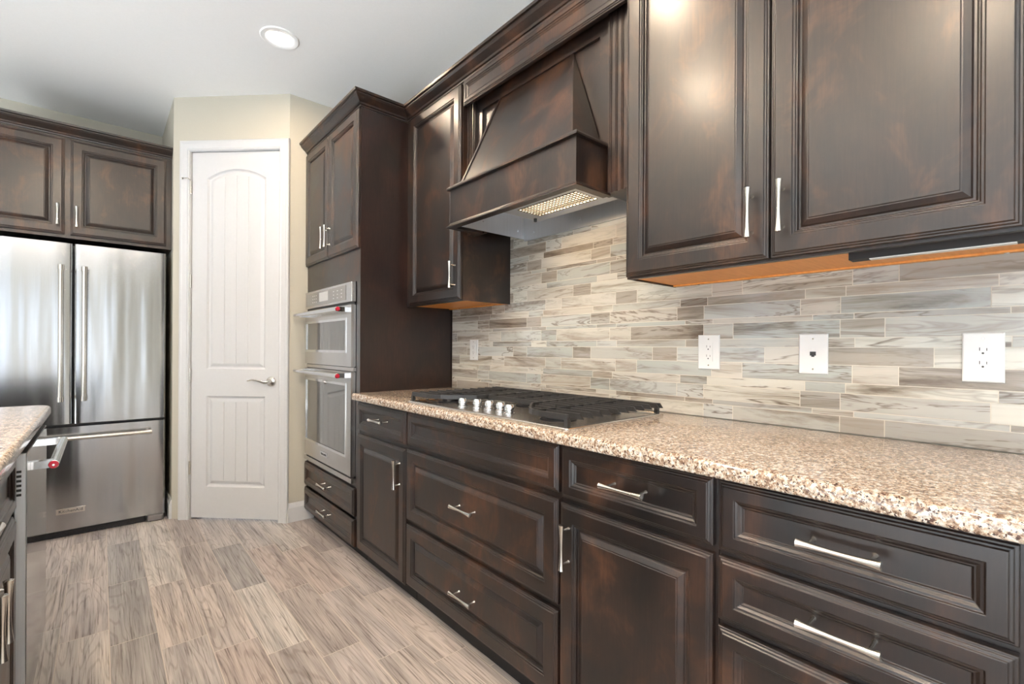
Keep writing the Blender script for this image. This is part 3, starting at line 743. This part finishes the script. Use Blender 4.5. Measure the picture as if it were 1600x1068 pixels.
def side_grate(ye, yi, sg):
    """ye: outer side (open finger ends), yi: inner side; sg=+1 if yi>ye"""
    bm = BM(); xf, xb = 1.050, 1.535
    fr_ = [(xf, ye + sg * .008), (xf, ye + sg * .13), (xf + .006, ye + sg * .165), (xf + .025, ye + sg * .20), (xf + .07, ye + sg * .245), (xf + .10, ye + sg * .275), (xf + .135, yi - sg * .008), (xf + .17, yi - sg * .002), (xf + .20, yi), (xb, yi)]
    path_bar(bm, fr_)
    bar(bm, (xb, ye), (xb, yi), .010, sl0=.012)
    ymid = ye + sg * .155
    bar(bm, (xf, ymid), (xb, ymid), .008)
    for k in range(10):
        x = xf + .045 + k * .0465
        if x > xb - .02: break
        # inner end: reach the curved frame
        if x < xf + .2:
            yend = ye + sg * (.205 + (x - xf - .03) * 0.62)
        else: yend = yi
        gap = .035 if k in (2, 7) else .012
        bar(bm, (x, ye), (x, ymid - sg * gap), .007, sl0=.012)
        bar(bm, (x, ymid + sg * gap), (x, yend), .007)
    for (x, y) in ((xf, ye + sg * .012), (xb, ye + sg * .012), (xb, yi - sg * .01), (xf + .2, yi)):
        box(bm, x - .007, x + .007, min(y, y + sg * .0) - .007, y + .007, .9205, gz0 + .002)
    return obj('grate', bm, 'iron', ck)
side_grate(.938, 1.250, 1); side_grate(1.882, 1.572, -1)
bm = BM(); y0, y1 = 1.262, 1.560
path_bar(bm, [(1.235, y0), (1.535, y0)]); path_bar(bm, [(1.235, y1), (1.535, y1)]); bar(bm, (1.535, y0), (1.535, y1)); bar(bm, (1.235, y0), (1.235, y1)); bar(bm, (1.235, 1.411), (1.535, 1.411), .008)
for k in range(5):
    x = 1.285 + k * .05; bar(bm, (x, y0), (x, 1.411 - .02), .007); bar(bm, (x, 1.411 + .02), (x, y1), .007)
for x in (1.24, 1.53):
    for y in (y0, y1): box(bm, x - .006, x + .006, y - .006, y + .006, .9168, gz0 + .002)
obj('grate', bm, 'iron', ck)
for (x, y) in ((1.125, 1.300), (1.148, 1.378), (1.152, 1.452), (1.145, 1.522), (1.122, 1.592)):
    bm = BM(); lathe(bm, (x, y, .9167), (x, y, .950), [(0, .0215), (.003, .0215), (.006, .016), (.010, .015), (.013, .019), (.028, .0175), (.033, .014)], 20)
    k = obj('knob', bm, 'chrome', ck, smooth=True)

# ------------------------------------------------------------ outlets
def plate_thing(name, label, cat, y0, y1, z0, z1, kind):
    t_ = thing(name, label, cat, (WX - .009, (y0 + y1) / 2, (z0 + z1) / 2))
    WB = Basis((WX - .0082, 0, 0), (0, 1, 0), (-1, 0, 0)); cy, cz = (y0 + y1) / 2, (z0 + z1) / 2
    pr = [(0, 0), (0, .003), (.002, .005), (.004, .0055)]
    rings_l = [[WB.p(y0 + i, z0 + i, d), WB.p(y1 - i, z0 + i, d), WB.p(y1 - i, z1 - i, d), WB.p(y0 + i, z1 - i, d)] for i, d in pr]
    obj('cover_plate', rings(BM(), rings_l), 'plastic', t_)
    if kind == 'outlet':
        bm = BM(); bbox(bm, WB, cy - .0165, cy + .0165, cz - .033, cz + .033, .0055, .0075); f_ = obj('receptacle', bm, 'plastic', t_)
        bm = BM()
        for s in (-.0165, .0165):
            bbox(bm, WB, cy + .005, cy + .0065, cz + s, cz + s + .008, .0075, .0078); bbox(bm, WB, cy - .0075, cy - .006, cz + s, cz + s + .0065, .0075, .0078)
            p = WB.p(cy, cz + s - .006, .0075); lathe(bm, p, p + WB.n * .0003, [(0, .0024), (.0003, .0024)], 12)
        obj('slot', bm, 'slot', f_)
        sz = (.048,)
    else:
        bm = BM(); bbox(bm, WB, cy - .008, cy + .008, cz - .005, cz + .007, .0055, .0062); bbox(bm, WB, cy - .004, cy + .004, cz - .009, cz - .005, .0055, .0062)
        obj('phone_socket', bm, 'slot', t_)
    for s in (-1, 1):
        bm = BM(); p = WB.p(cy, cz + s * min(.046, (z1 - z0) / 2 - .012), .0055); lathe(bm, p, p + WB.n * .001, [(0, .003), (.001, .0024)], 10); obj('screw', bm, 'nickel', t_)
plate_thing('wall_outlet', 'white duplex outlet on the tile just left of the phone jack plate', 'outlet', .762, .840, 1.084, 1.206, 'outlet')
plate_thing('phone_jack', 'white phone jack plate on the tile between two outlets', 'phone jack', .436, .514, 1.082, 1.204, 'jack')
plate_thing('wall_outlet', 'white duplex outlet with an oversized plate at the far right of the tile', 'outlet', .072, .147, 1.078, 1.200, 'outlet')
plate_thing('wall_outlet', 'white outlet on the tile behind the cooktop, beside the oven cabinet', 'outlet', 2.164, 2.240, 1.085, 1.203, 'outlet')

# ------------------------------------------------------------ refrigerator
fr = thing('refrigerator', 'stainless french-door refrigerator with bottom freezer drawer', 'refrigerator', (-.13, 4.25, 0))
FY = 3.905; fx0, fx1 = -.585, .326
FB = Basis((0, FY, 0), (1, 0, 0), (0, -1, 0))
obj('body', boxes((fx0 + .004, fx1 - .004, FY + .075, YB - .03, .05, 1.772)), 'greyplastic', fr)
def fdoor(name, x0, x1, z0, z1):
    bm = BM(); n_ = 20; c = (x0 + x1) / 2; hw = (x1 - x0) / 2
    prof = [(x0, -.068), (x0, -.012), (x0 + .004, -.004), (x0 + .010, -.001)] + [(x0 + .014 + (x1 - x0 - .028) * k / n_, .003 * (1 - (2 * k / n_ - 1) ** 2)) for k in range(n_ + 1)] + [(x1 - .010, -.001), (x1 - .004, -.004), (x1, -.012), (x1, -.068)]
    rings(bm, [[FB.p(a, z, d) for a, d in prof] for z in (z0, z1)])
    return obj(name, bm, 'steel', fr, smooth=True)
gx = -.129
d1 = fdoor('door', fx0, gx - .003, .682, 1.774); d2 = fdoor('door', gx + .003, fx1, .682, 1.774)
d3 = fdoor('freezer_drawer', fx0, fx1, .044, .664)
def fhandle(parent_, p0, p1, dv):
    bm = BM(); l = (Vector(p1) - Vector(p0)).length
    lathe(bm, p0, p1, [(0, .012), (.001, .0145), (.03, .0145), (.031, .0125), (l - .031, .0125), (l - .03, .0145), (l - .001, .0145), (l, .012)], 22)
    ax = (Vector(p1) - Vector(p0)).normalized()
    for q in (Vector(p0) + ax * .018, Vector(p1) - ax * .018): rod(bm, q, q + Vector((0, dv, 0)), .010)
    return obj('handle', bm, 'nickel', parent_, smooth=True)
fhandle(d1, (-.181, FY - .062, .822), (-.181, FY - .062, 1.634), .062); fhandle(d2, (-.078, FY - .062, .822), (-.078, FY - .062, 1.634), .062)
fhandle(d3, (-.51, FY - .062, .602), (.252, FY - .062, .602), .062)
bm = BM(); bbox(bm, FB, -.200, -.070, .142, .176, .002, .0065); bg = obj('badge', bm, 'nickel', fr, bevel=.001); bg['label'] = 'small metal name badge'
text_part('lettering', 'KitchenAid', .024, FB.p(-.135, .159, .0067), (1, 0, 0), (0, -1, 0), 'slot', bg)
bm = BM(); bbox(bm, FB, fx0 + .01, .225, .005, .040, -.05, -.012)
for k in range(4): bbox(bm, FB, fx0 + .02, .215, .009 + k * .008, .0125 + k * .008, -.012, -.008)
obj('base_grille', bm, 'black', fr)
bm = BM(); bbox(bm, FB, .232, .318, .001, .040, -.06, .012); obj('foot', bm, 'greyplastic', fr, bevel=.006)

# cabinet over the refrigerator
fc = thing('fridge_cabinet', 'dark two-door cabinet mounted over the refrigerator', 'cabinet', (-.158, 4.3, 1.81))
CB = Basis((0, 3.950, 0), (1, 0, 0), (0, -1, 0))
obj('body', boxes((-.676, .359, 3.9505, YB - .002, 1.812, 2.425)), 'cab', fc)
f = front('door', fc, CB, -.145, .328, 1.832, 2.410); pull(f, CB, -.116, 1.940, True, .021, .128, out=.03)
f = front('door', fc, CB, -.645, -.172, 1.832, 2.410); pull(f, CB, -.201, 1.942, True, .021, .128, out=.03)
o = obj('crown_molding', rings(BM(), [[Vector((x, 3.950, 2.4255)) + Vector((0, -1, 0)) * u + Vector((0, 0, v)) for u, v in CR] for x in (-.676, .359)]), 'cab')
tag(o, 'dark crown molding above the cabinet over the refrigerator', 'molding', 'crown moldings on the cabinets')

# ------------------------------------------------------------ island
slab_counter('island_countertop', rounded(-1.15, -.152, .30, 2.72, (0, 0, .06, 0)), .8755, .9135, 'speckled granite island countertop at the left edge of the view')
IB = Basis((-.195, 0, 0), (0, 1, 0), (1, 0, 0))
ic = thing('island_cabinet', 'dark island base cabinet with a wide drawer over paired doors beside the dishwasher', 'cabinet', (-.5, 1.39, 0))
obj('body', boxes((-.80, -.1955, .895, 1.884, .095, .874)), 'cab', ic); obj('toe_kick', boxes((-.78, -.26, .896, 1.883, 0, .095)), 'kick', ic)
for a0_, a1_, pa in ((1.392, 1.880, 1.431), (.900, 1.388, 1.352)):
    f = front('door', ic, IB, a0_, a1_, .100, .685); pull(f, IB, pa, .600, True, .021, out=.030)
f = front('drawer', ic, IB, .900, 1.880, .700, .862, DRAWER); pull(f, IB, 1.39, .775, False, .008, out=.028)
ie = thing('island_end_panel', 'dark end panel closing the far side of the island past the dishwasher', 'panel', (-.5, 2.60, 0))
obj('panel', boxes((-1.10, -.196, 2.525, 2.60, 0, .874)), 'cab', ie)
dw = thing('dishwasher', 'stainless dishwasher in the island with red-tipped bar handle', 'dishwasher', (-.45, 2.2, 0))
obj('body', boxes((-.76, -.182, 1.897, 2.508, .10, .862)), 'black', dw)
bm = boxes((-.181, -.1575, 1.892, 2.512, .105, .852)); dd = obj('door', bm, 'edge', dw, bevel=.002)
obj('door_skin', boxes((-.1574, -.155, 1.892, 2.512, .105, .852)), 'mirror', dd)
bm = BM()
for k in range(6): box(bm, -.1775, -.1665, 1.890, 1.8925, .735 + k * .013, .7415 + k * .013)
obj('vent', bm, 'slot', dd)
obj('control_strip', boxes((-.181, -.157, 1.90, 2.505, .8525, .8545)), 'black', dw)
obj('toe_plate', boxes((-.70, -.24, 1.90, 2.505, .0, .099)), 'black', dw)
bm = BM(); rod(bm, (-.106, 1.965, .800), (-.106, 2.455, .800), .0125, 20)
for y in (1.985, 2.435): box(bm, -.1548, -.106, y - .014, y + .014, .790, .812)
obj('handle', bm, 'chrome', dd, smooth=True)
bm = BM(); lathe(bm, (-.106, 1.965, .800), (-.106, 1.958, .800), [(0, .0115), (.005, .0115), (.007, .010)], 24); md_ = obj('medallion', bm, 'red', dd, smooth=True)
bm = BM(); lathe(bm, (-.106, 1.9575, .800), (-.106, 1.956, .800), [(0, .0035), (.0015, .003)], 14); obj('medallion_center', bm, 'chrome', dd)

# ------------------------------------------------------------ ceiling lamps
def ceiling_lamp(x, y, label, pw=9):
    t_ = thing('ceiling_light', label, 'ceiling light', (x, y, CEIL), None)
    bm = BM(); loops = []
    n_ = 40
    for r_, z in ((.096, CEIL - .0002), (.096, CEIL - .004), (.092, CEIL - .007), (.074, CEIL - .006), (.066, CEIL - .002), (.062, CEIL - .0002)):
        loops.append([(x + r_ * math.cos(2 * math.pi * k / n_), y + r_ * math.sin(2 * math.pi * k / n_), z) for k in range(n_)])
    rings(bm, loops); obj('trim_ring', bm, 'ceil', t_, smooth=True)
    bm = BM(); lathe(bm, (x, y, CEIL - .0055), (x, y, CEIL - .0085), [(0, .062), (.002, .060), (.003, .05)], 32); obj('lens', bm, 'lamp', t_)
    a = area_light('lamp_light', (x, y, CEIL - .012), (x, y, 0), .115, .115, pw, WARM, 'DISK')
    return t_
ceiling_lamp(*LAMPS[0], 'round recessed white ceiling light above the cooktop aisle')
POS = ['over the hood', 'over the aisle near the island', 'over the near end of the island', 'over the far left of the room', 'over the left of the room', 'behind the camera', 'behind the camera to the left']
for (x, y), p_, pw in zip(LAMPS[1:], POS, (11, 26, 26, 5, 5, 6, 5)): ceiling_lamp(x, y, 'round recessed white ceiling light ' + p_, pw)

for o in bpy.data.objects:
    if '_loc' in o: del o['_loc']
